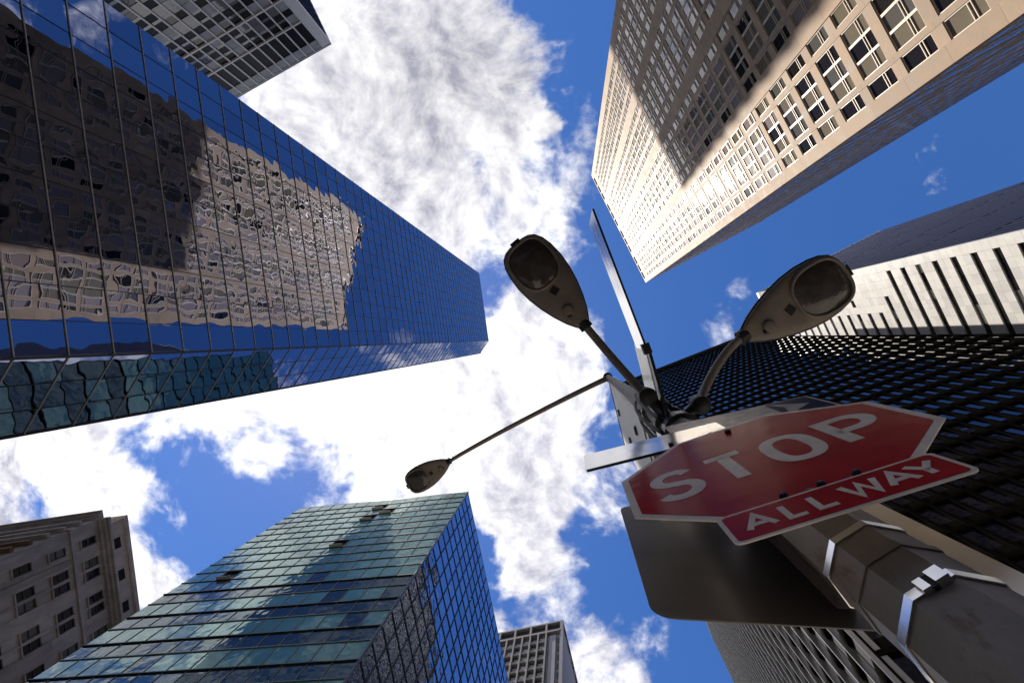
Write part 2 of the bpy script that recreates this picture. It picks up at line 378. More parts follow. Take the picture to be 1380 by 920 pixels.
# ------------------------------------------------------------------ pale stone tower (top right)
HB = 158 + CZ
B0, B1, B2 = (23.12,-16.56), (6.92,-49.26), (55.76,-33.85)
B3 = (B1[0]+B2[0]-B0[0], B1[1]+B2[1]-B0[1]); cenB = ((B1[0]+B2[0])/2, (B1[1]+B2[1])/2)
polyB = [B0, B2, B3, B1]
B = Building('stone_tower', cenB, 'tall beige stone tower with white window frames, half in shadow', 'skyscraper')
B.solid('core', inset(polyB, .45), 0, HB-.5, M['core'])
B.solid('roof_parapet', inset(polyB, .03), HB-.55, HB, M['stone'])
FLB = 3.88
def win_variant(z=0): return pick(('win_blind',3),('win_grey',1.8),('win_dark',3.6),('win_lilac',.8)) if z < 60 else pick(('win_blind',2.5),('win_grey',1.2),('win_dark',.8),('win_lilac',5))
def stone_face(b, F, fl=0.):
    top = HB - 4.6; zt = 33.25 + CZ                           # a window head; the others follow at one storey each
    k0 = -int((zt-4)/FLB); k1 = int((top - zt)/FLB)
    heads = [zt + k*FLB for k in range(k0, k1+1)]
    per = 8.85; nb = 4
    wins = []
    for j in range(nb):
        o = 1.2 + j*per; wins.append((o, o+1.21, 1)); 
        for g in range(3): wins.append((o+1.65+g*1.307, o+1.65+g*1.307+1.265, 3))
        wins.append((o+6.05, o+7.2, 1))
    wins = [w for w in wins if w[1] < F.W-.6]
    # vertical strips of stone between the windows, cut into storey-high panels
    edges = [0.] + [x for w in wins for x in w[:2]] + [F.W]
    for i in range(0, len(edges), 2):
        u0, u1 = edges[i], edges[i+1]; wide = u1-u0 > .2
        if not wide:
            b.add('mullion', F, [(u0, u1, heads[0]-3, heads[-1]+.1, -.42, -.12)], 'white_frame'); continue
        prev = heads[0]-3.4
        for h in heads + [top+.0]:
            b.add('stone_panel', F, [(u0+.006, u1-.006, prev+.012, h+.45, -.42, -.03 if fl else (-.02 if u1-u0 < .9 else .03))], pick(('stone',1),('stone_b',1)))
            prev = h+.45
    for h in heads:
        for (u0, u1, g) in wins:
            bars = []; t = .07; z0, z1 = h-2.87, h
            bars += [(u0, u1, z1-t, z1, -.2, -.10), (u0, u1, z0, z0+t, -.2, -.10), (u0, u0+t, z0+t, z1-t, -.2, -.10), (u1-t, u1, z0+t, z1-t, -.2, -.10)]
            rc = 0. if h < 62 else .11
            bars += [(u0+t, u1-t, z0+.82, z0+.87, -.2, -.12), (u0+t, u1-t, z0+1.10, z0+1.15, -.2, -.12)]
            b.add('window', F, [(u0+.01, u1-.01, z0+.01, z1-.01, -.25, -.02 if fl else -.18+rc)], 'win_sky' if fl else win_variant(h), tilt=.002, sub=('frame', [(*q_[:5], -.005 if fl else q_[5]+rc) for q_ in bars], 'white_frame'))
        i = 0
        while i < len(wins):
            j = i + (3 if wins[i][2] == 3 else 1)
            b.add('spandrel', F, [(wins[i][0], wins[min(j,len(wins))-1][1], h+.004, h+FLB-2.874, -.42, -.028 if fl else -.05)], pick(('stone',1),('stone_b',1)))
            i = j
    # crown: blank stone with deep dark slots
    z0 = heads[-1]+1.02
    for j in range(nb):
        o = 1.2 + j*per
        if o+7.2 > F.W: break
        b.add('crown_panel', F, [(o, o+7.2, z0, HB-3.2, -.42, .0)], 'stone')
        for g in (0, 2.45, 4.9): b.add('crown_slot', F, [(o+g+.05, o+g+2.1, HB-3.1, HB-.9, -.43, -.36)], 'core')
        for g in (2.15, 4.6): b.add('crown_post', F, [(o+g, o+g+.3, HB-3.2, HB-.8, -.42, 0)], 'stone')
        b.add('crown_lintel', F, [(o, o+7.2, HB-.8, HB-.56, -.42, 0)], 'stone')
    us = [0] + [x for j in range(nb) for x in (1.2+j*per, 8.4+j*per)] + [F.W]
    for i in range(0, len(us)-1, 2):
        if us[i] < F.W: b.add('crown_pier', F, [(us[i], min(us[i+1], F.W), top+.46, HB-.56, -.42, .03)], 'stone_b')
FB1 = Face(B0, B1, cenB); FB2 = Face(B0, B2, cenB)
stone_face(B, FB1); stone_face(B, FB2, .15)
B.finish()

# unseen tower added behind the mirror tower to cast the stone tower's shadow
E_ = Building('added_shade_tower', (-65,-38), 'unseen dark slab added behind the blue mirror glass tower to shade the stone tower', 'skyscraper')
uB = FB1.u; e0 = Vector((-48.1,-17.2,0)); e1 = e0 + uB*29.5; bk = Vector((-.996,.085,0))
polyE = [tuple(v)[:2] for v in (e0, e1, e1+bk*22, e0+bk*22)]
E_.solid('wall', inset(polyE, .25), 0, 260+CZ, M['core'])
FE = Face(polyE[0], polyE[1], (-62,-28))
for k in range(52): E_.add('floor_band', FE, [(0, FE.W, 4+k*4.9, 6+k*4.9, -.3, 0)], 'bronze_band')
E_.solid('roof_parapet', polyE, 259.6+CZ, 260.6+CZ, M['bronze_band'])
E_.finish()

# ------------------------------------------------------------------ teal glass tower (bottom centre)
HC = 75 + CZ
K0, K1, K2 = (-14.83,22.9), (-41.19,26.3), (-5.8,64.4)
polyC = [K0, K1, (K1[0]+K2[0]-K0[0], K1[1]+K2[1]-K0[1]), K2]; cenC = (-24,45)
C = Building('teal_glass_tower', cenC, 'teal and blue glass office block with small windows propped open', 'office block')
C.solid('core', inset(polyC, .25), 0, HC-.3, M['core'])
C.solid('roof_parapet', inset(polyC, .05), HC-.3, HC+.12, M['teal_rail'])
FC1 = Face(K0, K1, cenC); FC2 = Face(K0, K2, cenC)
wc = FC1.W/14; zt = HC - .3; rows = []
z = zt
while z > 52 + CZ: rows.append((z-2.2, z, 0)); z -= 2.2
lt = True
while z > 3: h = 2.45 if lt else 1.95; rows.append((z-h, z, 1 if lt else 2)); z -= h; lt = not lt
OPEN = {(1,6),(2,5),(3,6),(7,6),(10,11)}
for i, (z0, z1, k) in enumerate(rows):
    for c in range(14):
        m = ('teal','teal_b')[random.random() < .4] if k < 2 else 'navy_glass'
        if k == 1 and random.random() < .12: m = 'navy_glass'
        box = [(c*wc+.03, (c+1)*wc-.03, z0+.05, z1-.05, -.10, -.03)]
        if (i, c) in OPEN:
            C.add('open_window', FC1, [(c*wc+.12, (c+1)*wc-.12, z0+.1, z0+.14, -.12, .36)], 'white_sash')
        else: C.add('glass_pane', FC1, box, m, tilt=.0022)
    C.add('floor_rail', FC1, [(.02, FC1.W, z0-.05, z0+.05, -.2, .05 if k != 1 else .09)], 'dark_metal' if k != 2 else 'teal_rail')
for c in range(1, 14): C.add('mullion', FC1, [(c*wc-.025, c*wc+.025, 3, HC-.3, -.2, .02)], 'teal_rail')
n2c = 23; w2c = FC2.W/n2c; r2 = 4.4/1; z = HC-.3
while z > 4:
    for c in range(n2c):
        C.add('glass_pane', FC2, [(c*w2c+.03, (c+1)*w2c-.03, z-2.15, z-.05, -.10, -.03)], pick(('sky_glass',2),('sky_glass_b',1)), tilt=.004)
    C.add('floor_rail', FC2, [(.02, FC2.W, z-2.24, z-2.1, -.2, .03)], 'dark_metal'); z -= 2.2
for c in range(1, n2c): C.add('mullion', FC2, [(c*w2c-.055, c*w2c+.055, 3, HC-.3, -.2, .035)], 'dark_metal')
C.add('corner_post', FC1, [(-.05, .06, 0, HC, -.2, .04)], 'teal_rail')
C.finish()

# ------------------------------------------------------------------ tower with pale mullions (top left, far)
HD = 150 + CZ
D0, D1, D2 = (-71.91,-89.48), (-71.91-63,-89.48+30.4), (-84.0,-114.6)
cenD = (-112,-88)
D = Building('gridded_tower', cenD, 'dark windowed tower with pale vertical mullions rising behind the blue mirror glass tower', 'skyscraper')
polyD = [D0, D1, (D1[0]+D2[0]-D0[0], D1[1]+D2[1]-D0[1]), D2]
D.solid('core', inset(polyD, .5), 0, HD-.3, M['core'])
D.solid('roof_parapet', inset(polyD, .02), HD-1.0, HD, M['pale_panel'])
FD1 = Face(D0, D1, cenD); FD2 = Face(D0, D2, cenD)
nD = 23; off = 2.6; wD = (FD1.W-off)/nD
D.add('corner_pier', FD1, [(0, off-.2, 0, HD-1, -.4, .12)], 'pale_mullion')
for c in range(nD+1): D.add('mullion', FD1, [(off+c*wD-.17, off+c*wD+.17, 0, HD-1, -.45, .16)], 'pale_mullion')
for zr in (136.4, 127.0, 98.9, 70.7): D.add('band', FD1, [(off+.2, FD1.W, zr+CZ-.25, zr+CZ+.25, -.4, .22)], 'pale_mullion')
rowsD = [(148.6, 149.0, 'p'), (137.0, 145.4, 'w')]; z = 136.1
while z > 20: rowsD.append((z-3.0, z, 'n')); z -= 3.13
for (z0, z1, t) in rowsD:
    for c in range(nD):
        u0, u1 = off+c*wD+.18, off+(c+1)*wD-.18
        if t == 'w':
            D.add('window', FD1, [(u0, u1, z0+CZ, z1+CZ, -.42, -.34)], 'win_black'); D.add('panel', FD1, [(u0, u1, z1+CZ+.05, HD-1.05, -.42, -.12)], 'pale_panel')
        elif t == 'n':
            if random.random() < .36: D.add('panel', FD1, [(u0, u1, z0+CZ, z1+CZ, -.42, -.2)], pick(('pale_panel',2),('win_grey',1)))
            else:
                D.add('window', FD1, [(u0, u1, z0+CZ+.9, z1+CZ, -.42, -.34)], pick(('win_black',5),('win_dark',2)), tilt=.003)
                D.add('sill_panel', FD1, [(u0, u1, z0+CZ, z0+CZ+.85, -.42, -.3)], pick(('pale_panel',1),('win_grey',2)))
nd2 = 14
for c in range(nd2): 
    w_ = (FD2.W-1.5)/nd2
    D.add('side_pane', FD2, [(1.5+c*w_+.12, 1.5+(c+1)*w_-.12, 20, HD-1.6, -.4, -.2)], 'slate_glass'); D.add('side_mullion', FD2, [(1.5+c*w_-.1, 1.5+c*w_+.1, 20, HD-1, -.45, .1)], 'slate_rail')
D.add('corner_pier', FD2, [(.15, 1.3, 0, HD-1, -.4, .1)], 'pale_mullion')
D.finish()

# ------------------------------------------------------------------ black tower (right)
HF = 150 + CZ
F0, F1, F2 = (13.21,13.7), (47.87,-.42), (40.05,83.18)
polyF = [F0, F1, (F1[0]+F2[0]-F0[0], F1[1]+F2[1]-F0[1]), F2]; cenF = (44,41)
Fb = Building('black_tower', cenF, 'black metal office tower with a fine window grid behind the stop sign', 'skyscraper')
Fb.solid('core', inset(polyF, .4), 0, HF-.3, M['core'])
Fb.solid('roof_parapet', inset(polyF, .0), HF-.9, HF, M['black_metal'])
def black_face(b, F, n, fins):
    w = F.W/n; st = 3.4; top = HF-7.5
    for c in range(n+1): b.add('mullion', F, [(max(0,c*w-(.05 if fins else .11)), min(F.W,c*w+(.05 if fins else .11)), 0, HF-.9, -.38, .24 if fins else .03)], 'fin' if fins else 'black_metal')
    for c in range(n):
        for g in range(2): b.add('crown_fin', F, [(c*w+.13+g*w/2, c*w+.13+g*w/2+w*.26, top+.4, HF-1.6, -.3, .1)], 'bronze_band')
    z = top
    while z > 3:
        b.add('floor_band', F, [(.0, F.W, z-.02, z+.36, -.38, .02)], 'black_metal')
        for c in range(n):
            b.add('window', F, [(c*w+.115, (c+1)*w-.115, z-2.25, z-.03, -.3, -.14)], pick(('smoke_glass',1.3),('smoke_glass_b',1)), tilt=.004)
            b.add('spandrel', F, [(c*w+.115, (c+1)*w-.115, z-st+.37, z-2.27, -.38, -.06)], 'bronze_band')
        z -= st
FF1 = Face(F0, F1, cenF); FF2 = Face(F0, F2, cenF)
black_face(Fb, FF1, 32, False); black_face(Fb, FF2, 44, True)
Fb.finish()

# ------------------------------------------------------------------ white tower (right, far)
HG = 160 + CZ
G0 = (55.69,-13.29); ug = Vector((5.74,12.85)).normalized(); vg = Vector((34.2,-17.8)).normalized()
G1 = tuple(Vector(G0) + ug*34); G2 = tuple(Vector(G0) + vg*38.5); cenG = tuple(Vector(G0) + ug*17 + vg*19)
polyG = [G0, G1, tuple(Vector(G1) + vg*38.5), G2]
G = Building('white_tower', cenG, 'sunlit white tiled tower with dark window strips and a slate blue side', 'skyscraper')
G.solid('core', inset(polyG, .35), 0, HG-.4, M['core'])
G.solid('roof_parapet', inset(polyG, .0), HG-.6, HG, M['white_tile'])
FG1 = Face(G0, G1, cenG); FG2 = Face(G0, G2, cenG)
st = 3.84; zc = 98.17 + CZ + .1; tops = [zc + k*st for k in range(-23, 16)]
cw = 1.55; ncg = int(FG1.W/cw)
for zt_ in tops:
    if zt_ > HG-4: continue
    strip0 = 0 if random.random() < .9 else 1
    for c in range(ncg):
        u0, u1 = c*cw+.012, (c+1)*cw-.012
        win = 1.9 <= u0+.5 and not (zt_ > 99.5 + CZ and u0 < 9 and random.random() < .85)
        G.add('tile', FG1, [(u0, u1, zt_+.01, zt_+1.32, -.33, 0)], pick(('white_tile',2),('white_tile_b',1)))
        G.add('tile', FG1, [(u0, u1, zt_+1.34, zt_+st-1.28, -.33, 0)], pick(('white_tile',2),('white_tile_b',1)))
        if win: G.add('window', FG1, [(u0, u1, zt_-1.25, zt_-.01, -.33, -.2)], pick(('win_dark',6),('win_grey',1),('smoke_glass_b',2)), tilt=.004)
        else: G.add('tile', FG1, [(u0, u1, zt_-1.26, zt_-.01, -.33, 0)], 'white_tile')
G.add('top_tile', FG1, [(0, FG1.W, tops[-1]-3.6, HG-.6, -.33, 0)], 'white_tile')
G.add('corner_tile', FG2, [(0.01, .5, 0, HG-.6, -.33, 0)], 'white_tile')
nG = 26; wG = (FG2.W-.5)/nG
for c in range(nG):
    for k in range(10): G.add('side_pane', FG2, [(.5+c*wG+.06, .5+(c+1)*wG-.06, k*16+.2, k*16+15.8, -.3, -.1)], 'slate_glass', tilt=.002)
    G.add('side_mullion', FG2, [(.5+c*wG-.05, .5+c*wG+.05, 0, HG-.6, -.33, -.05)], 'slate_rail')
G.finish()

# ------------------------------------------------------------------ old brown stone building (bottom left)
HH = 60 + CZ
H0 = (-59.93,23.28); uh = Vector((1.62,11.78)).normalized(); vh = Vector((-15.1,2.6)).normalized()
H1 = tuple(Vector(H0) + uh*34); H2 = tuple(Vector(H0) + vh*30); cenH = tuple(Vector(H0) + uh*17 + vh*15)
polyH = [H0, H1, tuple(Vector(H1) + vh*30), H2]
Hb = Building('stone_building', cenH, 'old brown stone building with paired windows and a rooftop penthouse', 'building')
Hb.solid('core', inset(polyH, .55), 0, HH-.3, M['core'])
FH1 = Face(H0, H1, cenH); FH2 = Face(H0, H2, cenH)
def old_win(F, u0, u1, z0, z1, b=Hb):
    t = .07; zm = (z0+z1)/2
    bars = [(u0, u1, z1-t, z1, -.3, -.2), (u0, u1, z0, z0+t, -.3, -.2), (u0, u0+t, z0+t, z1-t, -.3, -.2), (u1-t, u1, z0+t, z1-t, -.3, -.2), (u0+t, u1-t, zm-.04, zm+.04, -.3, -.19)]
    b.add('window', F, [(u0, u1, z0, z1, -.35, -.28)], pick(('win_dark',2.5),('win_grey',2),('smoke_glass',1)), tilt=.004, sub=('sash', bars, 'old_sash'))
def old_face(F, cols, shift, bm):
    head = [58.75 + CZ - k*3.93 for k in range(15)]
    strips = []; 
    edges = [0.] + [x for c in cols for x in c] + [F.W]
    for i in range(0, len(edges), 2):
        for k, h in enumerate(head):
            zt_ = HH-.9 if k == 0 else head[k-1]-2.9
            Hb.add('stone_block', F, [(edges[i]+.008, edges[i+1]-.008, h-2.9+.012, zt_, -.5, .0)], pick(('old_stone',1),('old_stone_b',1)))
    for k, h in enumerate(head):
        zt_ = HH-.9 if k == 0 else head[k-1]-2.1
        for (a, b_) in cols:
            Hb.add('spandrel', F, [(a, b_, h+.004, zt_-.004 if k else zt_, -.5, -.06)], pick((bm,1),('old_stone_b',1)))
            old_win(F, a+.01, b_-.01, h-2.1, h)
            Hb.add('sill', F, [(a-.1, b_+.1, h-2.22, h-2.1, -.05, .14)], 'old_stone_b')
    for k in (1, 5, 9): Hb.add('string_course', F, [(-.05, F.W, head[k]+.55, head[k]+.85, -.1, .2)], 'old_stone_b')
    for i, (p, dz) in enumerate(((.35,-.9),(.7,-.55),(1.0,-.22))): Hb.add('cornice', F, [(-p*.0, F.W, HH+dz, HH+dz+.32, -.3, p)], 'old_stone_b')
cols1 = [(1.75,2.75)]
x = 4.4
while x < 32: cols1 += [(x, x+1.05), (x+1.4, x+2.45)]; x += 4.35
old_face(FH1, cols1, 0, 'old_stone')
cols2 = []; x = 2.2
while x < 27: cols2 += [(x, x+1.2)]; x += 3.0
old_face(FH2, cols2, 0, 'brick')
Hb.add('pilaster', FH1, [(3.3, 3.95, 0, 55+CZ, -.05, .35)], 'old_stone')
for k in range(6): Hb.add('side_ledge', FH2, [(.4, 29, 57.2+CZ-k*2.0, 57.6+CZ-k*2.0, -.05, .55)], pick(('brick',1),('old_stone_b',1)))
Hb.solid('attic', inset(polyH, 1.4), HH-.25, HH+4.2, M['old_stone'])
Hb.solid('attic_cornice', inset(polyH, 1.1), HH+4.2, HH+4.7, M['old_stone_b'])
FHa = Face(inset(polyH,1.4)[0], inset(polyH,1.4)[1], cenH)
for k in range(7): Hb.add('attic_window', FHa, [(2.2+k*4.3, 3.6+k*4.3, HH+1.2, HH+3.4, -.05, .03)], 'win_dark')
ph = [Vector(H0)+vh*10+uh*1.2, Vector(H0)+vh*27+uh*1.2, Vector(H0)+vh*27+uh*14, Vector(H0)+vh*10+uh*14]
Hb.solid('penthouse', [tuple(p) for p in ph], HH+4.7, HH+8.6, M['concrete_b'])
Hb.finish()

# ------------------------------------------------------------------ concrete tower (bottom, far)
HI = 150 + CZ
I0, I1, I2 = (-1.45,82.52), (-24.5,88.6), (4.7,108.4)
polyI = [I0, I1, (I1[0]+I2[0]-I0[0], I1[1]+I2[1]-I0[1]), I2]; cenI = (-10,98)
Ib = Building('concrete_tower', cenI, 'distant grey concrete tower with an egg-crate window grid and open crown', 'skyscraper')
Ib.solid('core', inset(polyI, 1.0), 0, HI-4.2, M['concrete'])
Ib.solid('crown_core', inset(polyI, .9), HI-4.2, HI-.4, M['core'])
Ib.solid('roof_parapet', inset(polyI, 0), HI-.4, HI+.25, M['concrete'])
FI1 = Face(I0, I1, cenI); FI2 = Face(I0, I2, cenI)
for F in (FI1, FI2):
    Ib.add('crown_beam', F, [(0, F.W, HI-4.7, HI-3.9, -.95, 0)], 'concrete')
    k = 0
    while k*4.7 < F.W-.5: Ib.add('crown_post', F, [(k*4.7, k*4.7+.55, HI-3.9, HI-.4, -.9, 0)], 'concrete'); k += 1
u = 4.7; c = 0
while u < FI1.W:
    Ib.add('pier', FI1, [(u, u+.42, 0, HI-4.7, -1, 0)], 'concrete')
    z = HI-5.4
    while z > 6:
        Ib.add('window', FI1, [(u+.45, u+2.25, z-2.4, z, -1, -.8)], pick(('win_dark',2),('win_grey',1)))
        Ib.add('ledge', FI1, [(u+.43, u+2.3, z-3.35, z-2.42, -1, -.22)], 'concrete'); z -= 3.7
    u += 2.33
Ib.add('pillar', FI1, [(2.1, 3.9, 0, HI-6.2, -1, -.25)], 'concrete_b')
z = HI-7
while z > 6: Ib.add('vent', FI1, [(.9, 1.7, z-2.2, z, -1, -.85)], 'core'); z -= 3.7
Ib.add('corner_pier', FI1, [(0, .5, 0, HI-4.7, -1, 0)], 'concrete_b')
Ib.add('side_wall', FI2, [(.2, FI2.W, 0, HI-4.7, -.95, -.02)], 'concrete_b')
Ib.finish()

# ------------------------------------------------------------------ unseen lower blocks, added to cut the low sky light
def block(x, y, w, d, ang, h, label, m='concrete'):
    u = Vector((math.cos(R(ang)), math.sin(R(ang)))); n = Vector((-u.y, u.x)); c = Vector((x, y))
    P = [c-u*w/2-n*d/2, c+u*w/2-n*d/2, c+u*w/2+n*d/2, c-u*w/2+n*d/2]; poly = [tuple(p) for p in P]
    b = Building('added_low_block', (x, y), label, 'building', 'unseen lower blocks added to cut low sky light')
    b.solid('core', inset(poly, .4), 0, h-.3, M['core'])
    b.solid('roof_parapet', inset(poly, .05), h-1.2, h, M[m])
    for i in range(4):
        F = Face(poly[i], poly[(i+1)%4], (x, y)); nb = max(3, int(F.W/4.5)); w_ = F.W/nb
        for k in range(int(h/4)): b.add('floor_band', F, [(0, F.W, k*4+.2, k*4+1.7, -.35, 0)], m)
        for k in range(int(h/4)):
            for j in range(nb): b.add('window', F, [(j*w_+.3, (j+1)*w_-.3, k*4+1.72, min(h-1.3, k*4+4.18), -.35, -.2)], pick(('win_dark',2),('win_grey',1)))
        for j in range(nb+1): b.add('pier', F, [(max(.02,j*w_-.3), min(F.W-.02,j*w_+.3), 0, h-1.2, -.4, .06)], m)
    b.finish()
block(-30,-118,70,26,-12,72,'added unseen mid-rise concrete block closing the street between the gridded tower and the stone tower')
block(-112,14,40,26,4,62,'added unseen mid-rise brick block on the side street behind the blue mirror glass tower','brick')
block(150,-66,40,60,-27,78,'added unseen mid-rise concrete block on the cross street beyond the white tower')
block(14,150,60,28,10,66,'added unseen mid-rise stone block behind the distant concrete tower','old_stone')
block(-70,98,44,40,8,48,'added unseen mid-rise stone block behind the teal glass office block','old_stone_b')
block(92,70,40,80,20,70,'added unseen mid-rise concrete block behind the black tower')
block(62,-108,60,30,-27,70,'added unseen mid-rise stone block behind the beige stone tower','old_stone')
block(-150,-40,40,80,6,60,'added unseen mid-rise concrete block behind the added dark slab')

# ================================================================== lamp post with its three lamps
PB, PT = Vector((.612,.456,.885+CZ)), Vector((.6067,.6098,8.05+CZ))
def pole_at(z): return PB + (PT-PB) * ((z+CZ-PB.z)/(PT.z-PB.z))
def pole_r(z): return .0915*(14.4-z)/(14.4-.86)
POCT = R(31)
lamp = empty('street_lamp', (pole_at(-CZ).x, pole_at(-CZ).y, .13), 'weathered octagonal steel lamp post carrying three lamps and all the street signs', 'lamp post')
LB = Vector(lamp.location)
def lpart(name, v, f, m, parent=lamp, smooth=False):
    o = link(name, mesh(name, [Vector(p)-LB for p in v], f, m, smooth=smooth), parent)
    return o
zs = [-1.47,-.6,.2,.8,1.4,2.2,3.2,4.5,6.2,8.05]
v = []; f = []
for z in zs:
    c = pole_at(z)
    for k in range(8):
        a = POCT + k*math.pi/4; v.append(c + Vector((math.cos(a), math.sin(a), 0))*pole_r(z))
for i in range(len(zs)-1):
    for k in range(8): f.append((i*8+k, i*8+(k+1)%8, (i+1)*8+(k+1)%8, (i+1)*8+k))
f.append(tuple((len(zs)-1)*8+k for k in range(8)))
lpart('pole', v, f, M['pole_steel'])
v, f = tube([pole_at(-1.47), pole_at(-1.40), pole_at(-1.1), pole_at(-1.05)], [.24,.22,.19,.15], 16); lpart('base_collar', v, f, M['pole_steel'])
v, f = tube([pole_at(8.03), pole_at(8.09), pole_at(8.14)], [.075,.07,.02], 12); lpart('pole_cap', v, f, M['dark_metal'])
def ring(z, w, t, m, name, rot=0, tilt=(0,0)):
    """octagonal steel band round the pole"""
    v = []; f = []; c = pole_at(z)
    for dz in (-w/2, w/2):
        for q_ in (.002, .002+t):
            for k in range(8):
                a = POCT + k*math.pi/4; d = Vector((math.cos(a), math.sin(a), 0)); r = pole_r(z)+q_
                v.append(c + d*r + Vector((0,0,dz + d.x*tilt[0]*r + d.y*tilt[1]*r)))
    for k in range(8):
        j = (k+1) % 8
        f += [(8+k, 8+j, 24+j, 24+k), (k, 16+k, 16+j, j), (k, j, 8+j, 8+k), (16+k, 24+k, 24+j, 16+j)]
    return lpart(name, v, f, m)
s1 = ring(.862, .021, .003, M['strap'], 'strap', tilt=(.0,.0))
s2 = ring(1.10, .022, .003, M['strap'], 'strap', tilt=(0,.05)); s3 = ring(1.72, .028, .003, M['strap'], 'strap')
ring(1.0, .02, .002, M['pole_steel'], 'old_band', tilt=(.05,.1))
# buckle of the strap, on the facet that looks at the sign
def facet_pt(z, ang, out=0.): c = pole_at(z); return c + Vector((math.cos(ang), math.sin(ang), 0))*(pole_r(z)*math.cos(math.pi/8)+out)
def obox(o, ax, ay, az, hx, hy, hz):
    v = [o + ax*(sx*hx) + ay*(sy*hy) + az*(sz*hz) for sz in (-1,1) for sx, sy in ((-1,-1),(1,-1),(1,1),(-1,1))]
    return v, BF
fa = R(233.5)
dn = Vector((math.cos(fa), math.sin(fa), 0)); dt = Vector((-dn.y, dn.x, 0)); up = Vector((0,0,1))
v, f = obox(facet_pt(.862, fa, .008)+dt*.018, dt, dn, up, .011, .007, .015); bo = lpart('buckle', v, f, M['strap'], lamp)
v, f = obox(facet_pt(.862, fa, .007)-dt*.009, dt, dn, up, .007, .005, .014); lpart('buckle', v, f, M['strap'], lamp)
v, f = obox(facet_pt(.862, fa, .005)+dt*.003, dt, dn, up, .005, .004, .016); lpart('buckle_screw', v, f, M['black_rubber'], lamp)

# white cable channel up the side of the pole
v = []
for z in (-1.4, 2.05):
    c = pole_at(z); a_ = R(323.5); dn2 = Vector((math.cos(a_), math.sin(a_), 0)); dt2 = Vector((-dn2.y, dn2.x, 0)); r0 = pole_r(z)*math.cos(math.pi/8)
    for a1, b1_ in ((-.026,.002),(.026,.002),(.022,.040),(-.022,.040)): v.append(c + dt2*a1 + dn2*(r0+b1_))
lpart('cable_channel', v, BF, M['channel'])
def lamp_head(neck, tip, flip=1):
    """cobra-head luminaire: shell lofted along its length, glass bowl, rim, sensor window, boss"""
    neck, tip = Vector(neck), Vector(tip); ax = (tip-neck); Ln = ax.length; ax.normalize()
    side = ax.cross(Vector((0,0,1))).normalized(); upv = side.cross(ax)
    def W(x, y, z): return neck + ax*(x*Ln) + side*(y*Ln) + upv*(z*Ln)
    prof = [(0,.058,.05,.045),(.03,.075,.065,.055),(.10,.115,.10,.062),(.22,.165,.135,.066),(.36,.208,.165,.070),(.50,.237,.185,.072),(.64,.250,.19,.072),(.78,.243,.175,.070),(.88,.222,.15,.064),(.95,.185,.115,.052),(.985,.135,.08,.038),(1.0,.07,.045,.02)]
    v = []; f = []; nS = 24
    for (x, w, zt_, zb) in prof:
        for k in range(nS):
            a = 2*math.pi*k/nS; c_, s_ = math.cos(a), math.sin(a)
            y = math.copysign(abs(c_)**.62, c_)*w
            z = (abs(s_)**.8)*zt_ if s_ >= 0 else -(abs(s_)**.42)*zb
            v.append(W(x, y, z))
    for i in range(len(prof)-1):
        for k in range(nS): f.append((i*nS+k, i*nS+(k+1)%nS, (i+1)*nS+(k+1)%nS, (i+1)*nS+k))
    f += [tuple(range(nS-1,-1,-1)), tuple(range((len(prof)-1)*nS, len(prof)*nS))]
    head = lpart('lamp_head', v, f, M['lamp_body'], smooth=True)
    def outl(a, g=1.):                       # outline of the bowl, squarer towards the tip
        c_, s_ = math.cos(a), math.sin(a); e = .66 if c_ > 0 else .90
        return (.715 + g*.235*math.copysign(abs(c_)**e, c_), g*.202*math.copysign(abs(s_)**.70, s_))
    v = []; f = []; nR, nA = 7, 36
    for i in range(nR+1):
        g = i/nR
        for k in range(nA):
            x, y = outl(2*math.pi*k/nA, max(g,.001)); v.append(W(x, y, -.066 - .062*(1-g**2.4)))
    for i in range(nR):
        for k in range(nA): f.append((i*nA+k, (i+1)*nA+k, (i+1)*nA+(k+1)%nA, i*nA+(k+1)%nA))
    lpart('lens_bowl', v, f, M['lamp_lens'], head, True)
    pts = []
    for k in range(nA): x, y = outl(2*math.pi*k/nA, 1.03); pts.append(W(x, y, -.072))
    v, f = tube(pts, .016*Ln, 8, True); lpart('lens_rim', v, f, M['lamp_body'], head, True)
    pts = [W(x*1.0, w*1.01*sgn, -.004) for sgn in (1,) for (x, w, a_, b_) in prof] + [W(x, -w*1.01, -.004) for (x, w, a_, b_) in prof[::-1]]
    v, f = tube(pts, .008*Ln, 6, True); lpart('seam_lip', v, f, M['dark_metal'], head, True)
    o = W(.40, .01*flip, -.0715); v, f = obox(o, (ax+side*.35).normalized(), (side-ax*.35).normalized(), upv, .036*Ln, .036*Ln, .004*Ln); lpart('sensor_window', v, f, M['black_rubber'], head)
    v, f = tube([W(.18, .03*flip, -.05), W(.18, .03*flip, -.083), W(.18,.03*flip,-.09)], [.052*Ln,.05*Ln,.035*Ln], 18); lpart('wiring_cover', v, f, M['lamp_body'], head, True)
    v, f = tube([W(.135, .052*flip, -.05), W(.135, .052*flip, -.084)], [.022*Ln,.02*Ln], 10); lpart('plug', v, f, M['black_rubber'], head, True)
    v, f = obox(W(.99, 0, -.02), side, ax, upv, .05*Ln, .03*Ln, .02*Ln); lpart('latch', v, f, M['dark_metal'], head)
    v, f = tube([W(-.05,0,0), W(.02,0,0)], .062*Ln, 14); lpart('neck_collar', v, f, M['dark_metal'], head)
    return head
def bez(a, b, c, d, n=14): 
    a,b,c,d = map(Vector,(a,b,c,d)); return [a*(1-t)**3 + b*3*t*(1-t)**2 + c*3*t*t*(1-t) + d*t**3 for t in [i/n for i in range(n+1)]]
def W3(x, y, z): return Vector((x, y, z+CZ))
pc = pole_at(3.0)
